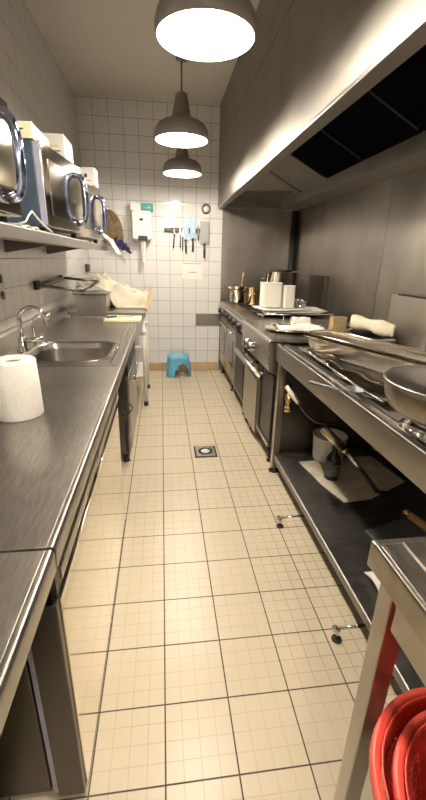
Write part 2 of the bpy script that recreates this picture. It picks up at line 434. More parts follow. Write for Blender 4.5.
MB().tube(arc((-.46, 2.08, .684), .035, 0, 2*PI, 24, 'xy')[:-1], .005, 8, closed=True).build('waste_ring', CHR, sk, smooth=True)
m = MB()
pts = [(x, y, .8525) for x, y in rrect(-.68, -.247, 1.85, 2.315, .10, 6)]
m.tube(pts, .0035, 6, closed=True).build('bowl_rim', CHR, sk, smooth=True)
m = MB(); m.tube([(-.23, 1.79, .852), (-.23, 3.30, .852)], .003, 6).build('raised_border', CHR, sk, smooth=True)
MB().box(-.225, -.21, 1.775, 3.32, .70, .80).build('apron', STM, sk, bevel=.002)
for x, y in ((-.24, 3.29), (-.76, 1.79), (-.76, 3.29)):
    MB().box(x-.02, x+.02, y-.02, y+.02, 0, .80).build('leg', ST, sk, bevel=.002)
MB().box(-.78, -.765, 1.80, 3.30, .1, .78).build('back_panel', STD, sk)

dw = thing('dishwasher', 'undercounter steel dishwasher below the sink drainer on short feet', 'dishwasher', (-.49, 2.75, 0))
MB().box(-.76, -.225, 2.40, 3.05, .06, .69).build('body', STD, dw, bevel=.004)
d = MB().box(-.225, -.205, 2.41, 3.04, .12, .60).build('door', ST, dw, bevel=.004)
MB().tube([(-.18, 2.5, .56), (-.18, 2.95, .56)], .009, 10).tube([(-.205, 2.52, .56), (-.18, 2.52, .56)], .006, 8).tube([(-.205, 2.93, .56), (-.18, 2.93, .56)], .006, 8).build('handle', CHR, d, smooth=True)
MB().box(-.225, -.208, 2.41, 3.04, .615, .685).build('control_panel', BLK, dw, bevel=.002)
for x in (-.25, -.7):
    for y in (2.43, 3.0): MB().lathe([(0, 0), (.024, 0), (.022, .012), (.014, .02), (.014, .062), (0, .062)], (x, y, 0), 16).build('foot', BLK, dw, smooth=True)
m = MB().tube(arc((-.225, 2.398, .40), .035, 0, 2*PI, 20, 'xz')[:-1], .004, 6, closed=True); m.build('drain_ring', STD, dw, smooth=True)
m = MB().tube([(-.235, 2.398, .09), (-.24, 2.394, .2), (-.232, 2.393, .3)], .008, 8); m.build('drain_hose', SOOT, dw, smooth=True)

# faucet
fc = thing('faucet', 'chrome gooseneck faucet standing behind the sink bowl', 'faucet', (-.70, 2.08, .85))
MB().lathe([(0, 0), (.03, 0), (.03, .008), (.022, .014), (.021, .07), (.016, .08), (0, .08)], (-.70, 2.08, .85), 20).build('base', CHR, fc, smooth=True)
MB().tube([(-.70, 2.08, .92), (-.70, 2.08, 1.01)]+[(-.638-.062*math.cos(a), 2.08, 1.02+.055*math.sin(a)) for a in [PI*i/12*1.0 for i in range(0, 12)]]+[(-.573, 2.08, 1.005), (-.565, 2.08, .985)], .010, 12).build('spout', CHR, fc, smooth=True)
MB().tube([(-.70, 2.08, .905), (-.64, 2.09, .91), (-.60, 2.10, .915)], [.014, .011, .009], 12).build('lever', CHR, fc, smooth=True)
MB().tube([(-.675, 2.2, .852), (-.675, 2.2, .97), (-.668, 2.2, 1.0), (-.65, 2.2, 1.015), (-.62, 2.2, 1.015)], .008, 10).build('side_spray_neck', CHR, fc, smooth=True)
MB().tube([(-.625, 2.2, 1.015), (-.585, 2.2, 1.01)], [.011, .016], 12).build('side_spray_head', CHR, fc, smooth=True)

# paper roll and glass
pr = thing('paper_roll', 'fat white paper towel roll standing on the left worktop', 'paper roll', (-.430, 1.19, .851))
prof = [(.018, .0), (.076, .0), (.080, .004), (.078, .13), (.074, .205), (.070, .210), (.040, .209), (.032, .203), (.022, .18), (.018, .1)]
prof = [(.020, .0), (.067, .0), (.069, .003), (.068, .1), (.065, .172), (.061, .176), (.03, .175), (.024, .172), (.020, .165), (.020, 0.0)]
MB().lathe(prof, (-.430, 1.19, .851), 48).build('roll', PAPER, pr, smooth=True)
MB().lathe([(.017, .01), (.0195, .01), (.0195, .17), (.017, .17), (.017, .01)], (-.430, 1.19, .851), 24).build('core', CARD, pr, smooth=True)
dg = thing('drinking_glass', 'clear drinking glass cut by the left edge beside the paper roll', 'glass', (-.520, 1.26, .85))
MB().lathe([(0, .001), (.03, .001), (.033, .006), (.037, .11), (.035, .11), (.030, .014), (0, .012)], (-.520, 1.26, .85), 28).build('tumbler', GL, dg, smooth=True)

# steel container at the far end of the drainer
bx = thing('food_container', 'deep rectangular stainless container on the far end of the drainer', 'container', (-.565, 3.47, .85))
m = MB()
def pan(m, x0, x1, y0, y1, z0, z1, t=.004, taper=.012, rim=.012):
    bm = m.bm
    def ring(ix, z): return [bm.verts.new(p) for p in ((x0+ix, y0+ix, z), (x1-ix, y0+ix, z), (x1-ix, y1-ix, z), (x0+ix, y1-ix, z))]
    seq = [ring(taper, z0), ring(0, z1-.006), ring(-rim, z1-.006), ring(-rim, z1), ring(t, z1), ring(taper+t, z0+t)]
    for A, B in zip(seq, seq[1:]):
        for i in range(4): bm.faces.new((A[i], A[(i+1) % 4], B[(i+1) % 4], B[i]))
    bm.faces.new(seq[0][::-1]); bm.faces.new(seq[-1])
    return m
pan(m, -.685, -.435, 3.345, 3.60, .852, 1.035).build('pan', ST, bx, bevel=.004)
MB().box(-.705, -.415, 3.325, 3.62, 1.036, 1.042).build('lid', ST, bx, bevel=.002)

# cutting board + knife
cb = tag(MB().box(-.430, -.150, 3.05, 3.30, .852, .872).build('cutting_board', CREAM, bevel=.004), 'cream plastic cutting board lying before the steel container', 'cutting board')
k = thing('kitchen_knife', 'dark kitchen knife lying across the cream cutting board', 'knife', (-.30, 3.2, .873))
MB().prism([(-.335, 3.17), (-.20, 3.245), (-.215, 3.262), (-.345, 3.19)], .873, .8745, 'z').build('blade', STD, k)
MB().tube([(-.345, 3.178, .880), (-.415, 3.135, .880)], .007, 8).build('handle', BLK, k, smooth=True)

# white tubular trolley with draped cloth
tr = thing('trolley', 'white tubular trolley at the far end of the left run', 'trolley', (-.46, 3.8, 0))
for x in (-.155, -.75):
    for y in (3.50, 4.03):
        l = MB().tube([(x, y, .045), (x, y, .86)], .017, 12).build('leg', WHT, tr, smooth=True)
        MB().lathe([(0, 0), (.018, .001), (.022, .01), (.022, .04), (.0, .046)], (x, y, 0), 14).build('foot', BLK, l, smooth=True)
        MB().lathe([(.0, -.02), (.023, -.018), (.023, .018), (.0, .02)], (x, y, .70), 14).build('joint', WHT, l, smooth=True)
for z in (.55, .28):
    MB().box(-.74, -.165, 3.51, 4.02, z, z+.012).build('shelf', WHT, tr, bevel=.003)
MB().box(-.775, -.13, 3.42, 4.10, .86, .885).build('top', ST, tr, bevel=.005)
tb = tag(MB().box(-.66, -.40, 3.72, 4.0, .886, 1.02).build('storage_tub', STD, bevel=.02), 'dark tub hidden under the cream cloth on the white trolley', 'tub')
def cf(u, v):
    x = -.74+.62*u; y = 3.63+.45*v
    top = 1.105+.05*math.exp(-((u-.30)/.13)**2)-.115*max(0, min(1, (u-.42)/.5))
    fold = .014*math.sin(u*19+v*8)+.010*math.sin(u*33-v*17)+.010*math.sin(u*9+v*25)
    z = top+fold-.02*abs(v-.5)
    if v < .35:
        f = (.35-v)/.35; y = 3.63+.45*.35-.14*f+.010*math.sin(u*22+1)*f
        z -= f*(.05+.15*math.exp(-((u-.76)/.30)**2))
    return (x, y, max(.893, z))
cl = drape('draped_cloth', CLOTH, cf, 70, 34)
tag(cl, 'crumpled cream cloth draped over the tub on the white trolley', 'cloth')
rp = MB().tube([(-.125, 3.46, .900), (-.100, 3.72, .96), (-.095, 3.98, 1.05)], [.012, .015, .012], 10)
tag(rp.build('rolling_pin', WOOD, smooth=True), 'thin wooden rolling pin lying on the aisle side of the trolley', 'rolling pin')

# wall bracket
br = thing('wall_bracket', 'folding steel arm bracket on the left wall above the sink', 'bracket', (-.79, 3.0, 1.08))
MB().box(-.80, -.775, 2.70, 2.78, 1.11, 1.165).build('mount', SOOT, br, bevel=.003)
MB().box(-.80, -.78, 3.38, 3.43, 1.14, 1.175).build('mount', SOOT, br, bevel=.003)
MB().tube([(-.775, 2.74, 1.14), (-.77, 3.40, 1.155)], .010, 8).tube([(-.775, 2.74, 1.12), (-.77, 3.40, 1.135)], .006, 8).build('rail', STD, br, smooth=True)
MB().tube([(-.775, 2.74, 1.135), (-.60, 3.2, 1.07), (-.585, 3.24, 1.067)], .012, 8).build('arm', STD, br, smooth=True)
MB().tube([(-.77, 3.40, 1.155), (-.50, 3.42, 1.13)], .010, 8).tube([(-.585, 3.24, 1.075), (-.50, 3.42, 1.13)], .008, 8).build('cross_bar', STD, br, smooth=True)

# sockets on left wall
so = thing('wall_socket', 'white double wall socket by the left edge above the worktop', 'socket', (-.79, 2.2, 1.08))
MB().box(-.80, -.785, 2.10, 2.19, 1.08, 1.25).build('plate', WHT, so, bevel=.004)
for z in (1.125, 1.205):
    MB().lathe([(0, 0), (.02, 0), (.022, .004), (0, .004)], (-.785, 2.145, z), 20, M=Matrix.Rotation(PI/2, 4, 'Y')).build('outlet', BLK if z > 1.2 else STD, so, smooth=True)
s2 = thing('switch_box', 'small brown switch box on the left wall near the far corner', 'switch', (-.79, 4.6, 1.16))
MB().box(-.80, -.765, 4.54, 4.64, 1.165, 1.245).build('box', plain('brown_plastic', (.10, .07, .05), .5), s2, bevel=.005)
MB().box(-.765, -.759, 4.565, 4.615, 1.185, 1.225).build('rocker', STD, s2, bevel=.002)

# ------------------------------------------------------------------ wall shelf and what stands on it
ws = thing('wall_shelf', 'long stainless wall shelf on the left carrying the microwaves', 'shelf', (-.62, 2.4, 1.37))
MB().prism([(-.795, 1.400), (-.795, 1.407), (-.425, 1.407), (-.420, 1.402), (-.420, 1.366), (-.425, 1.362), (-.448, 1.362), (-.448, 1.366), (-.428, 1.369), (-.428, 1.400)], .2, 3.70).build('shelf_board', ST, ws, bevel=.001)
for y in (.8, 2.3, 3.1):
    MB().prism([(-.797, 1.399), (-.50, 1.399), (-.50, 1.385), (-.797, 1.33)], y, y+.02).build('shelf_bracket', STD, ws, bevel=.002)
def microwave(hm):
    t = thing('microwave', '', 'microwave', (0, 0, 0))
    MB().box(-.30, -.03, 0, .49, .025, .345).build('housing', hm, t, bevel=.008)
    d = MB().box(-.03, 0, .002, .488, .028, .343).build('door', STM, t, bevel=.006)
    MB().box(-.030, -.004, -.0015, .003, .032, .338).build('door_edge', LAV, d, bevel=.001)
    MB().tube([(0, .39, .07)]+[(.048*abs(math.sin(a))**.55, .39, .18-.108*math.copysign(abs(math.cos(a))**.75, math.cos(a))) for a in [PI*i/16 for i in range(1, 16)]]+[(0, .39, .29)], .015, 14).build('handle', CHB, d, smooth=True)
    MB().box(0, .003, .06, .34, .075, .29).build('window', plain('door_window', (.35, .33, .3), .12, 1), d, bevel=.001)
    for x in (-.27, -.05):
        for y in (.04, .45): MB().lathe([(0, 0), (.014, 0), (.014, .026), (0, .026)], (x, y, 0), 12).build('foot', BLK, t)
    return t
mw1 = microwave(plain('cream_enamel', (.50, .47, .40), .4)); mw1['label'] = 'microwave cut by the left edge with a large chrome bow handle'
mw1.location = (-.455, .98, 1.408); mw1.rotation_euler.z = math.radians(-3)
mw2 = microwave(NAVY); mw2['label'] = 'microwave with blue-grey side panel, middle of the three on the shelf'
mw2.location = (-.450, 1.865, 1.408); mw2.rotation_euler.z = math.radians(-7)
mw3 = microwave(plain('grey_enamel', (.42, .41, .38), .4)); mw3['label'] = 'farthest microwave on the shelf, below the small white box'
mw3.location = (-.465, 2.60, 1.408); mw3.rotation_euler.z = math.radians(-9)

def carton(name, x0, x1, y0, y1, z0, z1, rot, mats, label, marks):
    t = thing(name, label, 'box', ((x0+x1)/2, (y0+y1)/2, z0))
    MB().box(x0, x1, y0, y1, z0, z1, rot, ((x0+x1)/2, (y0+y1)/2, z0)).build('carton_body', mats, t, bevel=.003)
    for i, (a, b, c, d, mat) in enumerate(marks):       # on the near (-y) face: x fractions, z fractions
        X0 = x0+(x1-x0)*a; X1 = x0+(x1-x0)*b; Z0 = z0+(z1-z0)*c; Z1 = z0+(z1-z0)*d
        MB().box(X0, X1, y0-.0012, y0+.0006, Z0, Z1, rot, ((x0+x1)/2, (y0+y1)/2, z0)).build('printed_mark', mat, t)
    return t
carton('carton', -.70, -.475, 1.87, 2.12, 1.754, 1.812, 0, CREAM, 'flat cream carton on top of the microwave with the blue-grey side', [(.3, .85, .5, .58, INK)])
carton('carton', -.72, -.50, 1.22, 1.48, 1.754, 1.800, 0, CREAM, 'cream carton on the microwave cut by the left edge', [(.2, .6, .4, .5, INK)])
carton('carton', -.585, -.445, 2.30, 2.50, 1.754, 1.882, 0, WHT, 'white carton with a magenta corner and faint printing on the shelf', [(0, .25, .72, 1, MAG), (.45, .8, .55, .61, YEL), (.4, .85, .4, .44, INK), (.5, .8, .25, .28, INK)])
carton('carton', -.515, -.395, 2.92, 3.02, 1.754, 1.858, -.05, WHT, 'small white carton with a purple corner on the farthest microwave', [(0, .25, .75, 1, plain('violet_card', (.14, .06, .28), .6)), (.45, .6, .45, .65, INK), (.25, .75, .25, .28, INK)])

# cable on the shelf
cv = MB().tube([(-.50, 1.55, 1.413), (-.45, 1.56, 1.43), (-.44, 1.57, 1.452), (-.44, 1.61, 1.468), (-.44, 1.67, 1.450), (-.437, 1.74, 1.43), (-.434, 1.84, 1.412)], .0035, 8)
tag(cv.build('power_cable', WHT, smooth=True), 'white looped power cable lying on the shelf front', 'cable')
ps = drape('folded_paper', PAPER, lambda u, v: (-.70+.23*u, 1.57+.22*v, 1.412+.012*abs(math.sin(v*7+u*2))), 12, 14, .003)
tag(ps, 'crumpled white paper on the shelf between the first two microwaves', 'paper')

# cloth at the shelf end, things hung in the corner
def gc(u, v):
    s = u*.36
    if s <= .16: X, Z = -.56+s, 1.416+.085*math.sin(PI*min(1, .1+s/.16*.75))*(.7+.3*math.sin(v*9))+.004
    else: X, Z = -.402+.07*(s-.16)/.2, 1.468-(s-.16)*.62
    return (X+.008*math.sin(v*22)*(1 if s > .16 else 0), 3.36+.30*v+.012*math.sin(u*6), Z)
drp = drape('kitchen_towel', GCLOTH, gc, 34, 34)
tag(drp, 'pale grey-white towel hanging over the end of the shelf', 'towel')
bg = thing('hanging_bag', 'rounded brown pleated bag hanging in the corner behind the shelf', 'bag', (-.50, 4.66, 1.45))
m = MB()
def pil(u, v):
    th = 2*PI*u; t = v
    w = .112*math.sqrt(max(0, 1-(max(t-.2, 0)/.81)**2.4))*(.85+.15*min(1, t/.2)); dp = .045*math.sqrt(max(0, 1-t**3))
    pl = 1+.06*math.sin(th*10)
    return (-.50+w*math.cos(th)*pl-.035*t**2, 4.672+dp*math.sin(th)*pl, 1.46+.34*t)
m.grid(pil, 80, 18); bmesh.ops.remove_doubles(m.bm, verts=m.bm.verts, dist=1e-5)
m.build('bag_body', BREAD, bg, smooth=True)
MB().tube([(-.535, YB-.001, 1.83), (-.535, YB-.05, 1.82), (-.535, YB-.055, 1.795)], .006, 8).build('hook', CHR, bg, smooth=True)
pcl = drape('purple_cloth', PURP, lambda u, v: (-.475+.155*u*(.7+.4*v)+.008*math.sin(v*14), 4.60+.03*math.sin(PI*u)+.012*math.sin(u*20+v*4), 1.525-.06*u-.10*v+.012*math.sin(u*13)), 24, 20, .012)
tag(pcl, 'dark purple cloth hanging below the brown bag in the corner', 'cloth')

# ------------------------------------------------------------------ back wall things
yb = YB
tdp = thing('towel_dispenser', 'white paper towel dispenser on the back tiled wall', 'dispenser', (-.175, yb, 1.50))
m = MB(); m.prism(rrect(-.285, -.075, 1.505, 1.79, .03), yb-.17, yb, 'y'); m.build('cover', WHT, tdp, bevel=.012)
MB().box(-.225, -.125, yb-.176, yb-.05, 1.500, 1.545).build('outlet_slot', BLK, tdp, bevel=.004)
MB().box(-.205, -.165, yb-.1735, yb-.168, 1.69, 1.715).build('label_window', BLK, tdp, bevel=.002)
drape('hanging_towel', PAPER, lambda u, v: (-.178+(.03-.012*v)*(2*u-1)+.008*v, yb-.13+.012*math.sin(u*5+v*3), 1.51-.235*v+.01*math.cos(u*6)*v), 10, 16, .004, tdp)
gb = thing('glove_box', 'teal and white glove box lying on top of the towel dispenser', 'box', (-.17, yb-.06, 1.791))
MB().box(-.30, -.19, yb-.11, yb-.005, 1.791, 1.865).build('white_half', WHT, gb, bevel=.003)
MB().box(-.19, -.06, yb-.11, yb-.005, 1.791, 1.865).build('teal_half', TEAL, gb, bevel=.003)
MB().box(-.16, -.09, yb-.1112, yb-.109, 1.815, 1.83).build('printed_mark', GREEN, gb)
# clock-like ring
rg = thing('wall_vent', 'small round white ring on the back wall above the knives', 'vent', (.519, yb, 1.845))
MB().tube(arc((.519, yb-.012, 1.845), .042, 0, 2*PI, 28, 'xz')[:-1], .010, 10, closed=True).build('ring', STD, rg, smooth=True)
MB().lathe([(0, 0), (.038, 0), (.036, .01), (0, .012)], (.519, yb, 1.845), 28, M=Matrix.Rotation(PI/2, 4, 'X')).build('disc', WHT, rg, smooth=True)
# knife rail and knives
kr = MB().box(.055, .50, yb-.03, yb-.003, 1.597, 1.643).build('magnetic_knife_rail', BLK, bevel=.003)
tag(kr, 'black magnetic knife rail on the back tiled wall', 'knife rail')
def knife(name, label, x, w, ztip, zneck, zend, blade, hm, hw=.011, tilt=0):
    t = thing(name, label, 'knife', (x, yb-.034, zend))
    y = yb-.034
    if name == 'cleaver': poly = [(x-w, zneck), (x-w, ztip-.004), (x-w+.004, ztip), (x+w, ztip-.01), (x+w, zneck+.01), (x+w*.2, zneck)]
    else: poly = [(x-w, zneck), (x-w, ztip-.04), (x-w*.2, ztip), (x+w*.4, ztip-.02), (x+w, ztip-.08), (x+w, zneck)]
    MB().prism(poly, y, y+.003).build('blade', blade, t)
    MB().tube([(x, y+.001, zneck+.012), (x+tilt*.5, y+.001, (zneck+zend)/2), (x+tilt, y+.001, zend)], [hw*.75, hw, hw*.95], 10).build('handle', hm, t, smooth=True)
    return t
BLW = plain('bright_blade', (.30, .42, .55), .45, .2, var=.08); GRB = plain('grey_blade', (.28, .28, .28), .4, .6)
knife('paring_knife', 'thin dark-handled knife, leftmost on the knife rail', .166, .011, 1.66, 1.56, 1.43, STD, BLK, .008, -.012)
knife('steak_knife', 'slim knife with a reddish handle, second from the left on the rail', .232, .008, 1.665, 1.56, 1.44, ST, plain('reddish_wood', (.16, .08, .05), .5), .007)
knife('boning_knife', 'slim black-handled knife close left of the first broad blade', .258, .007, 1.64, 1.54, 1.41, ST, BLK, .007)
knife('chef_knife', 'broad bright chef knife with black handle, left of the two wide blades', .295, .030, 1.755, 1.515, 1.385, BLW, BLK, .011)
knife('chef_knife', 'broad bright chef knife, right of the two wide blades and nearest the cleaver', .372, .031, 1.79, 1.53, 1.40, BLW, BLK, .011)
knife('bread_knife', 'narrow dark knife hanging just left of the cleaver', .432, .010, 1.69, 1.55, 1.52, STD, BLK, .008)
knife('cleaver', 'wide grey cleaver, rightmost on the knife rail', .503, .050, 1.72, 1.485, 1.345, GRB, STD, .012)
# notices
no = thing('notice_sheet', 'white paper notice taped to the tiles under the knives', 'notice', (.37, yb, 1.1))
MB().box(.255, .485, yb-.0025, yb-.0005, 1.10, 1.285).build('sheet', PAPER, no)
MB().box(.262, .478, yb-.0045, yb-.0025, 1.266, 1.274).build('text_line', FINK, no)
for i, (a, b) in enumerate(((.345, .40), )):
    MB().box(.33, .42, yb-.0045, yb-.0025, 1.172, 1.180).build('text_line', FINK, no)
# blue stool
st = thing('step_stool', 'blue plastic step stool with an arched opening on the floor by the back wall', 'stool', (.195, 4.52, 0))
def stool():
    m = MB(); bm = m.bm
    nu, nv = 48, 14
    def P(u, v):
        t = 2*PI*u; z = .24*v; s = 1-.16*v
        c, s_ = math.cos(t), math.sin(t)
        e = .62
        return Vector((.19+.15*s*math.copysign(abs(c)**e, c), 4.52+.115*s*math.copysign(abs(s_)**e, s_), z))
    V = [[bm.verts.new(P(i/nu, j/nv)) for j in range(nv+1)] for i in range(nu)]
    for i in range(nu):
        for j in range(nv):
            c = (V[i][j].co+V[(i+1) % nu][j+1].co)/2
            if c.y < 4.47 or c.y > 4.57:
                if ((c.x-.235)/.078)**2+(c.z/.165)**2 < 1: continue
            bm.faces.new((V[i][j], V[(i+1) % nu][j], V[(i+1) % nu][j+1], V[i][j+1]))
    return m, V
m, _ = stool(); m.build('body', BLUE, st, smooth=True, solid=.006)
def sup(s, z, n=48):
    e = .62; return [(.19+.15*s*math.copysign(abs(math.cos(2*PI*i/n))**e, math.cos(2*PI*i/n)), 4.52+.115*s*math.copysign(abs(math.sin(2*PI*i/n))**e, math.sin(2*PI*i/n))) for i in range(n)]
MB().prism(sup(.86, 0), .236, .250, 'z').build('tread', BLUE, st, bevel=.004)
MB().prism(sup(.35, 0), .2505, .254, 'z').build('grip_pad', plain('pale_blue', (.35, .62, .75), .5), st, bevel=.001)
# floor drain
fd = thing('floor_drain', 'square steel floor drain with a round grate in the aisle', 'drain', (.305, 2.52, 0))
MB().box(.225, .385, 2.43, 2.60, .0, .003).build('frame', SOOT, fd, bevel=.001)
MB().box(.237, .373, 2.442, 2.588, .003, .005).build('plate', ST, fd)
MB().lathe([(.052, .005), (.052, .009), (.035, .009), (.035, .0052)], (.305, 2.515, 0), 28).build('grate_ring', BLK, fd, smooth=True)
MB().lathe([(0, .008), (.030, .008), (.030, .005)], (.305, 2.515, 0), 24).build('grate_cap', WHT, fd)

# ------------------------------------------------------------------ right run
# far cooking range
r1 = thing('gas_range', 'old steel gas range with black knobs at the far end of the right run', 'range', (1.1, 3.9, 0))
A, B = 3.16, 4.66
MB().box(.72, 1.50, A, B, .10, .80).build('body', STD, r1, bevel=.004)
MB().box(.69, 1.50, A, B, .835, .87).build('hob', steel('hob_steel', (.38, .35, .30), .285, .4), r1, bevel=.005)
MB().prism([(.69, .835), (.675, .82), (.685, .745), (.72, .72), (.72, .835)], A, B).build('control_panel', ST, r1, bevel=.003)
for i, y in enumerate((3.30, 3.52, 3.74, 3.96, 4.18, 4.42)):
    kk = MB().lathe([(0, .034), (.024, .034), (.028, .028), (.030, .004), (.036, 0), (0, 0)], (.678, y, .785), 18, M=Matrix.Rotation(-PI/2, 4, 'Y')).build('knob', BLK, r1, smooth=True)
    MB().box(.640, .646, y-.004, y+.004, .785, .812).build('pointer', STM, kk)
for a, b in ((3.62, 4.12), (4.16, 4.62)):
    d = MB().box(.700, .72, a, b, .17, .69).build('oven_door', ST, r1, bevel=.004)
    MB().box(.696, .701, a+.10, b-.10, .30, .56).build('window', DARKP, d, bevel=.002)
    MB().tube([(.672, a+.05, .655), (.672, b-.05, .655)], .009, 10).tube([(.70, a+.07, .655), (.672, a+.07, .655)], .006, 8).tube([(.70, b-.07, .655), (.672, b-.07, .655)], .006, 8).build('door_handle', CHR, d, smooth=True)
MB().box(.702, .72, 3.19, 3.58, .14, .70).build('side_compartment', BLK, r1, bevel=.003)
MB().box(.70, .722, 3.585, 3.612, .10, .72).build('divider', ST, r1, bevel=.002)
for x in (.75, 1.45):
    for y in (3.22, 3.9, 4.60): MB().lathe([(0, 0), (.03, 0), (.03, .012), (.016, .02), (.016, .10), (0, .10)], (x, y, 0), 14).build('foot', SOOT, r1, smooth=True)
for y in (3.9, 4.35):
    g = MB()
    for dx in (-.15, 0, .15): g.box(1.0+dx-.006, 1.0+dx+.006, y-.18, y+.18, .872, .884)
    for dy in (-.16, 0, .16): g.box(.82, 1.18, y+dy-.006, y+dy+.006, .872, .884)
    g.build('pan_support', SOOT, r1)

# near range with heavy handle
r2_ = thing('griddle_range', 'steel range with a thick tubular oven handle, nearest the work table', 'range', (1.1, 2.7, 0))
A, B = 2.29, 3.14
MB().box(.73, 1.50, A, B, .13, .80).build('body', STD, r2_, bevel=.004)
MB().box(.665, 1.50, A, B, .835, .868).build('top_plate', STT, r2_, bevel=.01)
MB().prism([(.665, .86), (.655, .84), (.675, .66), (.73, .64), (.73, .86)], A, B).build('control_panel', ST, r2_, bevel=.006)
for y in (2.83, 2.70):
    kk = MB().lathe([(0, .045), (.026, .045), (.033, .036), (.036, .006), (.048, 0), (0, 0)], (.668, y, .735), 22, M=Matrix.Rotation(-PI/2, 4, 'Y')).build('knob', CHR, r2_, smooth=True)
    MB().box(.618, .624, y-.004, y+.004, .72, .76).build('pointer', BLK, kk)
MB().box(.664, .670, 2.92, 2.96, .76, .80).build('warning_label', YEL, r2_)
d = MB().box(.695, .73, 2.66, 3.12, .07, .60).build('oven_door', ST, r2_, bevel=.004)
MB().tube([(.625, 2.33, .612), (.625, 3.13, .612)], .024, 16).build('handle', ST, r2_, smooth=True)
for y in (2.42, 2.72, 3.05): MB().tube([(.73, y, .618), (.625, y, .612)], .009, 8).build('handle_stay', STD, r2_, smooth=True)
for y in (2.60, 2.625): MB().box(.70, .73, y, y+.008, .14, .62).build('door_guide', ST, r2_)
MB().box(.715, .73, 2.31, 2.58, .16, .62).build('compartment_shade', BLK, r2_)  # black slab stands in for the shade inside the open compartment
MB().box(.70, .73, 2.30, 2.62, .13, .155).build('bottom_rail', ST, r2_, bevel=.003)
for x in (.74, 1.45):
    for y in (2.34, 2.9, 3.08): MB().lathe([(0, 0), (.022, 0), (.022, .01), (.014, .02), (.014, .13), (0, .13)], (x, y, 0), 14).build('foot', SOOT, r2_, smooth=True)
MB().tube([(.70, 2.30, .872), (.70, 2.30, .90)], .005, 8).build('rail_post', CHR, r2_)

# guard rail around the plate
gr = thing('guard_rail', 'thin steel rail crossing the near range behind the round plate', 'rail', (1.1, 3.05, .87))
MB().tube([(.78, 3.02, .925), (1.40, 3.02, .925)], .006, 8).build('bar', CHR, gr, smooth=True)
for x in (.80, .97, 1.38): MB().tube([(x, 3.02, .87), (x, 3.02, .925)], .005, 8).build('post', CHR, gr, smooth=True)

# round plate with cloths
rp2 = tag(MB().lathe([(0, 0), (.12, 0), (.17, .012), (.185, .016), (.183, .02), (.165, .016), (.12, .006), (0, .005)], (.90, 2.62, .869), 40).build('round_plate', STM, smooth=True), 'round steel plate on the near range holding a folded cloth', 'plate')
fcl = drape('folded_cloth', PAPER, lambda u, v: (.80+.30*u, 2.50+.14*v, .890+.012*math.sin(u*7)*math.sin(v*5)+.012*(v > .5)), 20, 12, .012)
tag(fcl, 'white folded cloth lying on the round plate', 'cloth')
fc2 = drape('rolled_napkin', PAPER, lambda u, v: (.92+.13*u, 2.67+.030*math.cos(2*PI*v), .925+.026*math.sin(2*PI*v)+.003*math.sin(u*12)), 12, 16, .002)
tag(fc2, 'rolled white napkin on the round plate behind the folded cloth', 'napkin')

# oven trays and newspapers
ot = thing('baking_tray', 'flat dark baking tray under the stack of papers on the far range', 'tray', (1.1, 3.45, .87))
pan(MB(), .84, 1.42, 3.22, 3.66, .8855, .905, .003, .004, .01).build('tray', SOOT, ot, bevel=.002)
MB().tube([(.80, 3.20, .90), (1.46, 3.20, .90)], .006, 8).build('front_rail', CHR, ot, smooth=True)
zz = .908
for i, (x0, x1, y0, y1, r, lb) in enumerate(((.86, 1.40, 3.25, 3.60, .03, 'lowest broad white paper sheet of the stack below the two containers'), (.90, 1.44, 3.27, 3.58, -.06, 'middle paper sheet of the stack on the tray'), (.84, 1.28, 3.24, 3.56, .10, 'topmost paper sheet under the two milky containers'))):
    def pf(u, v, x0=x0, x1=x1, y0=y0, y1=y1, z=zz, r=r, i=i):
        x = x0+(x1-x0)*u; y = y0+(y1-y0)*v; cx, cy = (x0+x1)/2, (y0+y1)/2
        dx, dy = x-cx, y-cy
        return (cx+dx*math.cos(r)-dy*math.sin(r), cy+dx*math.sin(r)+dy*math.cos(r), z+.002*math.sin(u*8+i)+.001)
    tag(drape('paper_sheet', PAPER, pf, 16, 10, .006), lb, 'paper', 'stacked papers on the baking tray'); zz += .0105
zt = zz
# two milky containers
def jug(x0, x1, y0, y1, z0, z1, lb, lid):
    t = thing('plastic_container', lb, 'container', ((x0+x1)/2, (y0+y1)/2, z0))
    MB().prism(rrect(x0, x1, y0, y1, .022), z0, z1-.012, 'z').build('body', MILK, t, bevel=.004)
    MB().prism(rrect(x0-.003, x1+.003, y0-.003, y1+.003, .024), z1-.012, z1, 'z').build('lid', lid, t, bevel=.004)
jug(.875, 1.045, 3.34, 3.48, zt, 1.145, 'wide milky white container, left of the two on the papers', MILK)
jug(1.055, 1.155, 3.32, 3.42, zt, 1.125, 'narrow milky white container, right of the two on the papers', MILK)
# crumpled foil
m = MB(); r = bmesh.ops.create_icosphere(m.bm, subdivisions=4, radius=.055)
for v in r['verts']:
    n = v.co.normalized(); v.co = Vector((1.22+v.co.x*1.2, 3.42+v.co.y, zt+.034+v.co.z*.6))+n*.013*math.sin(n.x*19+n.y*13)*math.cos(n.z*17+n.x*7)
tag(m.build('foil_ball', CHR), 'crumpled ball of foil right of the milky containers', 'foil')

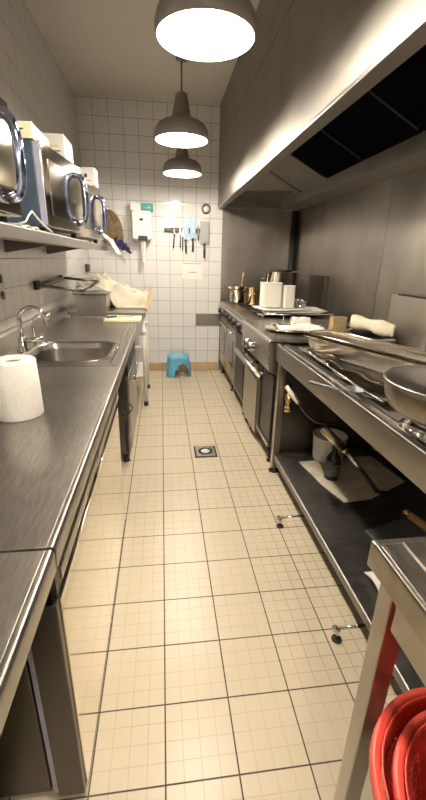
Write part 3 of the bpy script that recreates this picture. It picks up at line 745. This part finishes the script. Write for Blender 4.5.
# pots
def pot(name, lb, x, y, z, R, H, mat, lid=False, handles='loop', ang=0, length=.2):
    t = thing(name, lb, 'pot', (x, y, z))
    MB().lathe([(0, 0), (R*.97, 0), (R, .008), (R, H), (R+.006, H+.002), (R+.004, H+.006), (R-.006, H+.004), (R-.006, .01), (0, .008)], (x, y, z), 36).build('pan_body', mat, t, smooth=True)
    if lid: MB().lathe([(R+.003, H+.006), (R*.9, H+.012), (R*.3, H+.025), (0, H+.027)], (x, y, z), 36).build('lid', mat, t, smooth=True)
    if handles == 'loop':
        for s in (0, PI):
            c, q = math.cos(ang+s), math.sin(ang+s)
            MB().tube([(x+c*R-q*.05, y+q*R+c*.05, z+H*.8), (x+c*(R+.04)-q*.04, y+q*(R+.04)+c*.04, z+H*.8), (x+c*(R+.04)+q*.04, y+q*(R+.04)-c*.04, z+H*.8), (x+c*R+q*.05, y+q*R-c*.05, z+H*.8)], .005, 8).build('loop_handle', CHR, t, smooth=True)
    else:
        c, q = math.cos(ang), math.sin(ang)
        MB().tube([(x+c*R, y+q*R, z+H*.75), (x+c*(R+length*.5), y+q*(R+length*.5), z+H*.75+.02), (x+c*(R+length), y+q*(R+length), z+H*.75+.045)], [.009, .007, .008], 8).build('handle', BRASS, t, smooth=True)
    return t
pot('stock_pot', 'large steel stock pot behind the milky containers', 1.24, 4.05, .886, .165, .33, POTS, True, 'loop', -.2)
pot('saucepan', 'small steel saucepan, left of the two at the far end of the range', .84, 4.32, .886, .085, .17, POTS, False, 'long', 3.6, .15)
pot('saucepan', 'brownish steel saucepan with a long handle before the stock pot', .97, 4.12, .886, .10, .17, steel('tarnished_steel', (.45, .34, .20), .12, .22), False, 'long', 3.45, .2)
sp = MB().tube([(.865, 4.34, .90), (.895, 4.36, 1.14), (.90, 4.37, 1.20)], [.006, .006, .010], 8)
tag(sp.build('wooden_spoon', WOOD, smooth=True), 'wooden spoon standing up in the left saucepan', 'spoon')
gp = tag(MB().box(1.530, 1.572, 3.64, 4.02, .871, 1.20).build('splash_tray', STD, bevel=.004), 'dark upright tray leaning on the right wall beside the stock pot', 'tray')

# work table with low shelf
wk = thing('work_table', 'long stainless work table on the right with a low shelf', 'table', (1.13, 1.3, 0))
TY0, TY1 = -.9, 2.24
m = MB(); m.prism([(.73, .815), (.73, .838), (1.55, .838), (1.55, .815)], TY0, TY1)
m.build('top', STT, wk, bevel=.001)
m = MB(); m.prism([(.700, .85), (.716, .853), (.724, .849), (.736, .840), (.736, .790), (.703, .745), (.698, .750), (.696, .842)], TY0, TY1); m.build('front_edge', ST, wk, bevel=.0015)
MB().prism([(.742, .838), (.742, .846), (.760, .850), (.772, .846), (.772, .838)], TY0, TY1).build('inner_ridge', ST, wk, bevel=.001)
MB().box(1.535, 1.55, TY0, TY1, .838, .93).build('upstand', ST, wk, bevel=.002)
for x in (.733, 1.50):
    for y in (2.21, .36, -.86):
        if x < 1 and y == .36: continue
        l = MB().box(x-.022, x+.022, y-.022, y+.022, .03, .80).build('leg', ST, wk, bevel=.003)
        MB().lathe([(0, 0), (.034, 0), (.034, .008), (.018, .018), (.018, .035), (0, .035)], (x, y, 0), 16).build('foot', SOOT, l, smooth=True)
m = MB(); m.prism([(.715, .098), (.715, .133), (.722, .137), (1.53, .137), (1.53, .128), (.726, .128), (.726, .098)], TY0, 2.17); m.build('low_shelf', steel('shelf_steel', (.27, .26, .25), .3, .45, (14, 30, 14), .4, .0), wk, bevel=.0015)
MB().box(.76, 1.53, 2.22, 2.236, .137, .81).build('end_sheet', STD, wk)

# raised steel cabinet-like food trough set askew on the table
a = math.atan2(-.749, .268)
def rot2(x, y):     # local (along near edge, away) -> world
    d = Vector((.268, -.749)).normalized(); n = Vector((.749, .268)).normalized()
    p = Vector((.812, 2.115))+d*x+n*y
    return p.x, p.y
bt = thing('steel_trough', 'long narrow steel trough set askew on the work table', 'trough', (1.0, 1.65, .838))
def rbox(m, x0, x1, y0, y1, z0, z1, tp=0):
    P = [(*rot2(x0+tp, y0+tp), z0), (*rot2(x1-tp, y0+tp), z0), (*rot2(x1-tp, y1-tp), z0), (*rot2(x0+tp, y1-tp), z0), (*rot2(x0, y0), z1), (*rot2(x1, y0), z1), (*rot2(x1, y1), z1), (*rot2(x0, y1), z1)]
    return m.hull(P, [(3, 2, 1, 0), (4, 5, 6, 7), (0, 1, 5, 4), (1, 2, 6, 5), (2, 3, 7, 6), (3, 0, 4, 7)])
rbox(MB(), .01, .99, .015, .185, .840, .925, .02).build('bin_body', STW, bt, bevel=.004)
m = MB(); rbox(m, 0, 1.0, 0, .018, .925, .95); rbox(m, 0, 1.0, .182, .20, .925, .95); rbox(m, 0, .018, .018, .182, .925, .95); rbox(m, .982, 1.0, .018, .182, .925, .95)
m.build('rim', STM, bt, bevel=.004)
m = MB(); rbox(m, .02, .98, .02, .18, .926, .934); m.build('cover', ST, bt, bevel=.002)

# objects around the bin
bd = thing('cardboard_box', 'small brown cardboard box leaning beside the rolled cloth', 'box', (1.20, 2.52, .868))
MB().box(1.145, 1.25, 2.50, 2.55, .869, .975, .15).build('carton_body', CARD, bd, bevel=.003)
def rl(u, v):
    x = 1.28+.13*u; y = 2.50-.30*u; rr = .037+.006*math.sin(u*11)+.004*math.sin(v*12)
    return (x+rr*math.cos(2*PI*v)*.6, y+rr*math.cos(2*PI*v)*.8, .952+rr*math.sin(2*PI*v)-.015*u)
rlc = drape('rolled_towel', plain('cream_towel', (.74, .68, .52), .9, 0, .4, 90), rl, 26, 20, .006)
tag(rlc, 'rolled cream towel lying near the right wall', 'towel')
sd = thing('serving_dish', 'dark oval serving dish below the rolled cream towel', 'dish', (1.36, 2.40, .868))
MB().lathe([(0, 0), (.10, 0), (.13, .03), (.145, .045), (.14, .047), (.12, .03), (0, .012)], (1.36, 2.42, .869), 32, 1, .75).build('dish', SOOT, sd, smooth=True)
MB().tube([(1.22, 2.36, .92), (1.16, 2.30, .925)], .008, 8).tube([(1.48, 2.46, .92), (1.52, 2.47, .92)], .008, 8).build('handle', CHR, sd, smooth=True)
gp = MB(); gp.box(1.500, 1.532, 2.02, 2.44, .840, 1.135)
gpo = thing('leaning_board', 'upright grey steel board leaning against the right wall at the picture edge', 'panel', (1.55, 2.24, .85))
gp.build('sheet', steel('panel_steel', (.44, .41, .37), .36, .46), gpo, bevel=.006)
MB().box(1.495, 1.537, 2.06, 2.36, 1.135, 1.143).build('top_clip', SOOT, gpo)

# curved scrap of steel trays at the far left of the table
t1 = thing('sheet_tray', 'warped polished steel tray lying on the work table before the askew trough', 'tray', (.88, 1.6, .85))
drape('sheet', steel('tray_steel', (.42, .38, .33), .08, .16, (2, 2, 2), .1), lambda u, v: (.784+.005*math.sin(v*6)+u*(.10+.10*v), 2.08-.88*v, .856+.012*math.sin(u*5+v*9)*math.sin(v*13)+.02*u*(1-u)), 14, 60, .003, t1)
MB().tube([(.782+.005*math.sin(v*6), 2.08-.88*v, .862) for v in [i/30 for i in range(31)]], .0045, 8).build('raised_edge', CHR, t1, smooth=True)

# ladle
ld = thing('ladle', 'steel ladle lying across the front edge of the work table', 'ladle', (.66, 1.4, .853))
MB().tube([(.598, 1.425, .866), (.65, 1.37, .864), (.70, 1.32, .862)], [.008, .006, .005], 8).build('handle', GREYP, ld, smooth=True)
MB().lathe([(0, 0), (.022, .004), (.036, .018), (.038, .022), (.034, .020), (.020, .008), (0, .004)], (.728, 1.30, .855), 24, .8, 1.1).build('bowl', GREYP, ld, smooth=True)

# big bowl on foot ring
bw = thing('mixing_bowl', 'big covered steel bowl on a shiny foot ring, cut by the right edge', 'bowl', (.89, .93, .85))
bc = (.845, .955, .852)
MB().lathe([(.120, 0), (.128, .004), (.118, .012), (.112, .03), (.118, .052), (.114, .052), (.106, .03), (.112, .004), (.120, 0)], bc, 40).build('foot_ring', CHR, bw, smooth=True)
BWL = steel('bowl_steel', (.26, .235, .205), .285, .36, (3, 3, 3))
MB().lathe([(0, .048), (.118, .048), (.15, .056), (.172, .074), (.184, .10), (.190, .135), (.190, .15), (.185, .15), (.178, .10), (.15, .065), (0, .056)], bc, 48).build('bowl_body', BWL, bw, smooth=True)
MB().lathe([(.194, .146), (.196, .151), (.190, .155), (.12, .160), (0, .162), (0, .158), (.184, .151)], bc, 48).build('cover', BWL, bw, smooth=True)

# under the table: valve, spray, bottle, torch ...
gv = thing('gas_valve', 'brass gas valve with a white hand grip under the work table', 'valve', (.77, 2.15, .40))
MB().lathe([(0, 0), (.022, 0), (.024, .03), (.018, .035), (.018, .07), (.024, .075), (.024, .105), (.012, .11), (.012, .13), (0, .13)], (.765, 2.13, .455), 16).build('brass_body', BRASS, gv, smooth=True)
MB().tube([(.738, 2.12, .622), (.775, 2.08, .57), (.80, 2.05, .535)], [.012, .017, .011], 12).build('white_grip', WHT, gv, smooth=True)
MB().tube([(.80, 2.05, .535), (.83, 2.0, .49), (.88, 1.98, .45), (.96, 1.98, .428), (1.1, 2.0, .43), (1.25, 2.05, .5), (1.3, 2.2, .6)], .007, 8).build('hose', STD, gv, smooth=True)
MB().tube([(.765, 2.13, .58), (.80, 2.218, .60)], .010, 8).build('pipe', BRASS, gv, smooth=True)
cs = tag(MB().prism([(.845, 2.06), (.885, 1.80), (.94, 1.62), (1.10, 1.64), (1.38, 1.78), (1.34, 2.10)], .1385, .1425, 'z').build('cardboard_sheet', plain('stained_card', (.50, .46, .36), .85, 0, .2, 12, .2)), 'stained cardboard sheet lying on the low shelf under the bottle', 'cardboard')
tb = thing('plastic_tub', 'round white plastic tub on the cardboard behind the bottle', 'tub', (1.05, 2.07, .143))
MB().lathe([(0, 0), (.088, 0), (.092, .01), (.102, .16), (.106, .162), (.104, .168), (.097, .162), (.088, .012), (0, .006)], (1.04, 2.09, .143), 36).build('tub_body', WHT, tb, smooth=True)
bo = thing('sauce_bottle', 'dark glass bottle with a black label standing on the cardboard', 'bottle', (.968, 1.86, .143))
MB().lathe([(0, 0), (.038, 0), (.042, .005), (.042, .115), (.038, .135), (.018, .165), (.015, .18), (.015, .20), (0, .20)], (.968, 1.86, .143), 28).build('glass_body', DGL, bo, smooth=True)
MB().lathe([(.0425, .03), (.0425, .105)], (.968, 1.86, .143), 28).build('label', plain('grey_label', (.10, .10, .10), .6, var=.5, scale=60), bo, smooth=True)
MB().lathe([(0, .20), (.017, .199), (.017, .22), (0, .222)], (.968, 1.86, .143), 18).build('cap', BLK, bo, smooth=True)
gt = thing('burner_lance', 'chrome burner lance with a black hose leaning over the bottle', 'burner', (1.0, 1.75, .143))
MB().tube([(.835, 1.75, .505), (.945, 1.73, .40)], .023, 14).build('barrel', steel('lance_steel', (.55, .47, .36), .285, .34), gt, smooth=True)
MB().tube([(.945, 1.73, .40), (.968, 1.725, .378)], .018, 12).build('brass_nut', BRASS, gt, smooth=True)
MB().tube([(.968, 1.725, .378), (1.0, 1.70, .34), (1.05, 1.66, .28)], .012, 12).build('nozzle', CHR, gt, smooth=True)
MB().tube([(1.05, 1.66, .28), (1.11, 1.62, .20), (1.25, 1.62, .157), (1.38, 1.75, .157), (1.45, 1.9, .157)], .012, 10).build('hose', BLK, gt, smooth=True)
gtray = thing('metal_tray', 'flat grey metal tray on the low shelf behind the near table', 'tray', (1.08, 1.30, .138))
MB().hull([(.93, 1.38, .150), (1.19, 1.45, .160), (1.20, 1.10, .150), (.97, 1.06, .145), (.93, 1.38, .156), (1.19, 1.45, .166), (1.20, 1.10, .156), (.97, 1.06, .151)],
    [(3, 2, 1, 0), (4, 5, 6, 7), (0, 1, 5, 4), (1, 2, 6, 5), (2, 3, 7, 6), (3, 0, 4, 7)]).build('sheet', GREYP, gtray, bevel=.001)
MB().box(.96, 1.18, 1.08, 1.10, .1385, .15).build('folded_edge', GREYP, gtray)
wp = thing('wooden_peel', 'wooden handle of a tool lying on the low shelf beside the grey tray', 'tool', (1.2, 1.2, .17))
MB().tube([(1.17, 1.43, .19), (1.22, 1.25, .185), (1.30, 1.0, .175)], [.017, .022, .02], 12).build('handle', WOOD, wp, smooth=True)
MB().tube([(1.162, 1.455, .191), (1.17, 1.425, .19)], .020, 12).build('ferrule', BRASS, wp, smooth=True)
rag = drape('white_rag', PAPER, lambda u, v: (.80+.20*u, .98+.16*v, .150+.022*abs(math.sin(u*6+v*2))*math.sin(PI*v)), 22, 14, .006)
tag(rag, 'small white rag on the low shelf just behind the near table corner', 'rag')

# chrome pipe taps near the floor
def ptap(x, y, lb):
    t = thing('pipe_tap', lb, 'tap', (x, y, 0))
    MB().tube([(x, y, .055), (x+.085, y-.005, .06), (x+.20, y, .06)], .006, 8).build('pipe', CHR, t, smooth=True)
    MB().lathe([(0, 0), (.012, .002), (.012, .016), (0, .018)], (x-.012, y, .055), 14, M=Matrix.Rotation(PI/2, 4, 'Y')).build('cap', CHR, t, smooth=True)
    MB().tube([(x+.01, y, .055), (x+.01, y, .004)], .008, 10).build('stem', CHR, t, smooth=True)
    MB().lathe([(0, 0), (.020, 0), (.018, .006), (0, .008)], (x+.01, y, 0), 14).build('base', SOOT, t, smooth=True)
ptap(.60, 1.64, 'chrome pipe tap near the floor, farther of the two by the low shelf')
ptap(.625, .985, 'chrome pipe tap near the floor, nearer of the two by the low shelf')

# near table bottom right
R3 = math.radians(-5)
n2 = thing('side_table', 'small steel table at the bottom right corner of the picture', 'table', (.38, .53, 0)); n2.rotation_euler.z = 0
ORG[n2.name] = (.38, .53, 0)
X0, X1, Y0_, Y1_ = .382, .68, -.35, .528
m = MB(); m.box(X0+.012, X1, Y0_, Y1_-.012, .835, .849)
m.prism([(X0+.012, .849), (X0+.003, .852), (X0, .846), (X0, .800), (X0+.004, .797), (X0+.012, .797)], Y0_, Y1_)
m.box(X0, X1, Y1_-.012, Y1_, .797, .851)
m.build('top', STT, n2, bevel=.0015)
MB().prism([(X0+.052, .849), (X0+.055, .8525), (X0+.058, .849)], Y0_, Y1_-.01).build('ridge', ST, n2)
MB().box(X0+.03, X0+.036, Y0_+.04, Y1_-.06, .70, .83).build('apron', ST, n2, bevel=.001)
MB().box(X0+.06, X1-.03, Y0_+.03, Y1_-.10, .288, .300).build('lower_shelf', ST, n2, bevel=.001)
for x in (X0+.047, X1-.047):
    for y in (Y1_-.03, Y0_+.06):
        l = MB().box(x-.02, x+.02, y-.02, y+.02, .02, .797).build('leg', ST, n2, bevel=.003)
        MB().lathe([(0, 0), (.022, 0), (.022, .02), (0, .02)], (x, y, 0), 14).build('foot', BLK, l, smooth=True)

# red colanders
def colander(name, lb, c, R, H, tilt):
    t = thing(name, lb, 'colander', c)
    m = MB(); bm = m.bm; nu, nv = 120, 26
    V = []
    for i in range(nu):
        row = []
        for j in range(nv+1):
            v = j/nv; r = R*(.62+.38*v**.7); z = H*v
            if v < .001: r = R*.60
            a_ = 2*PI*i/nu; row.append(bm.verts.new((c[0]+r*math.cos(a_), c[1]+r*math.sin(a_), c[2]+z)))
        V.append(row)
    for i in range(nu):
        for j in range(nv):
            if 3 <= j < nv-5 and j % 2 == 1 and i % 2 == 0 and (i//2) % 10 < 8: continue
            bm.faces.new((V[i][j], V[(i+1) % nu][j], V[(i+1) % nu][j+1], V[i][j+1]))
    b0 = bm.verts.new((c[0], c[1], c[2]))
    for i in range(nu): bm.faces.new((V[i][0], b0, V[(i+1) % nu][0]))
    m.build('basket', RED, t, smooth=True, solid=.003)
    MB().lathe([(R-.001, H-.018), (R+.004, H-.002), (R+.018, H), (R+.020, H-.016), (R+.014, H-.018), (R+.011, H-.004), (R+.002, H-.008)], c, 96).build('rim', RED, t, smooth=True)
    t.rotation_euler = tilt
    return t
colander('colander', 'large red plastic colander, the outer and lower of the nested two', (.533, .300, .302), .170, .20, (0, 0, 0))
colander('colander', 'red plastic colander nested inside the larger one', (.535, .275, .345), .150, .17, (0, 0, 0))

GROUPS = {'pendant_lamp': 'pendant lamps hanging in a row over the aisle', 'microwave': 'microwaves on the wall shelf', 'carton': 'cartons on top of the microwaves',
          'chef_knife': 'broad chef knives on the knife rail', 'saucepan': 'saucepans on the far range', 'plastic_container': 'milky containers on the papers',
          'pipe_tap': 'chrome pipe taps near the floor', 'colander': 'nested red colanders'}
for o in list(COL.objects):
    g = GROUPS.get(o.name.split('.')[0])
    if g and o.parent is None and 'label' in o: o['group'] = g

# ------------------------------------------------------------------ render look
w = bpy.data.worlds.new('world'); S.world = w; w.use_nodes = True
w.node_tree.nodes['Background'].inputs[0].default_value = (1, .93, .82, 1); w.node_tree.nodes['Background'].inputs[1].default_value = .3
vs = S.view_settings; vs.view_transform = 'Standard'; vs.look = 'None'; vs.gamma = 1; vs.exposure = .56
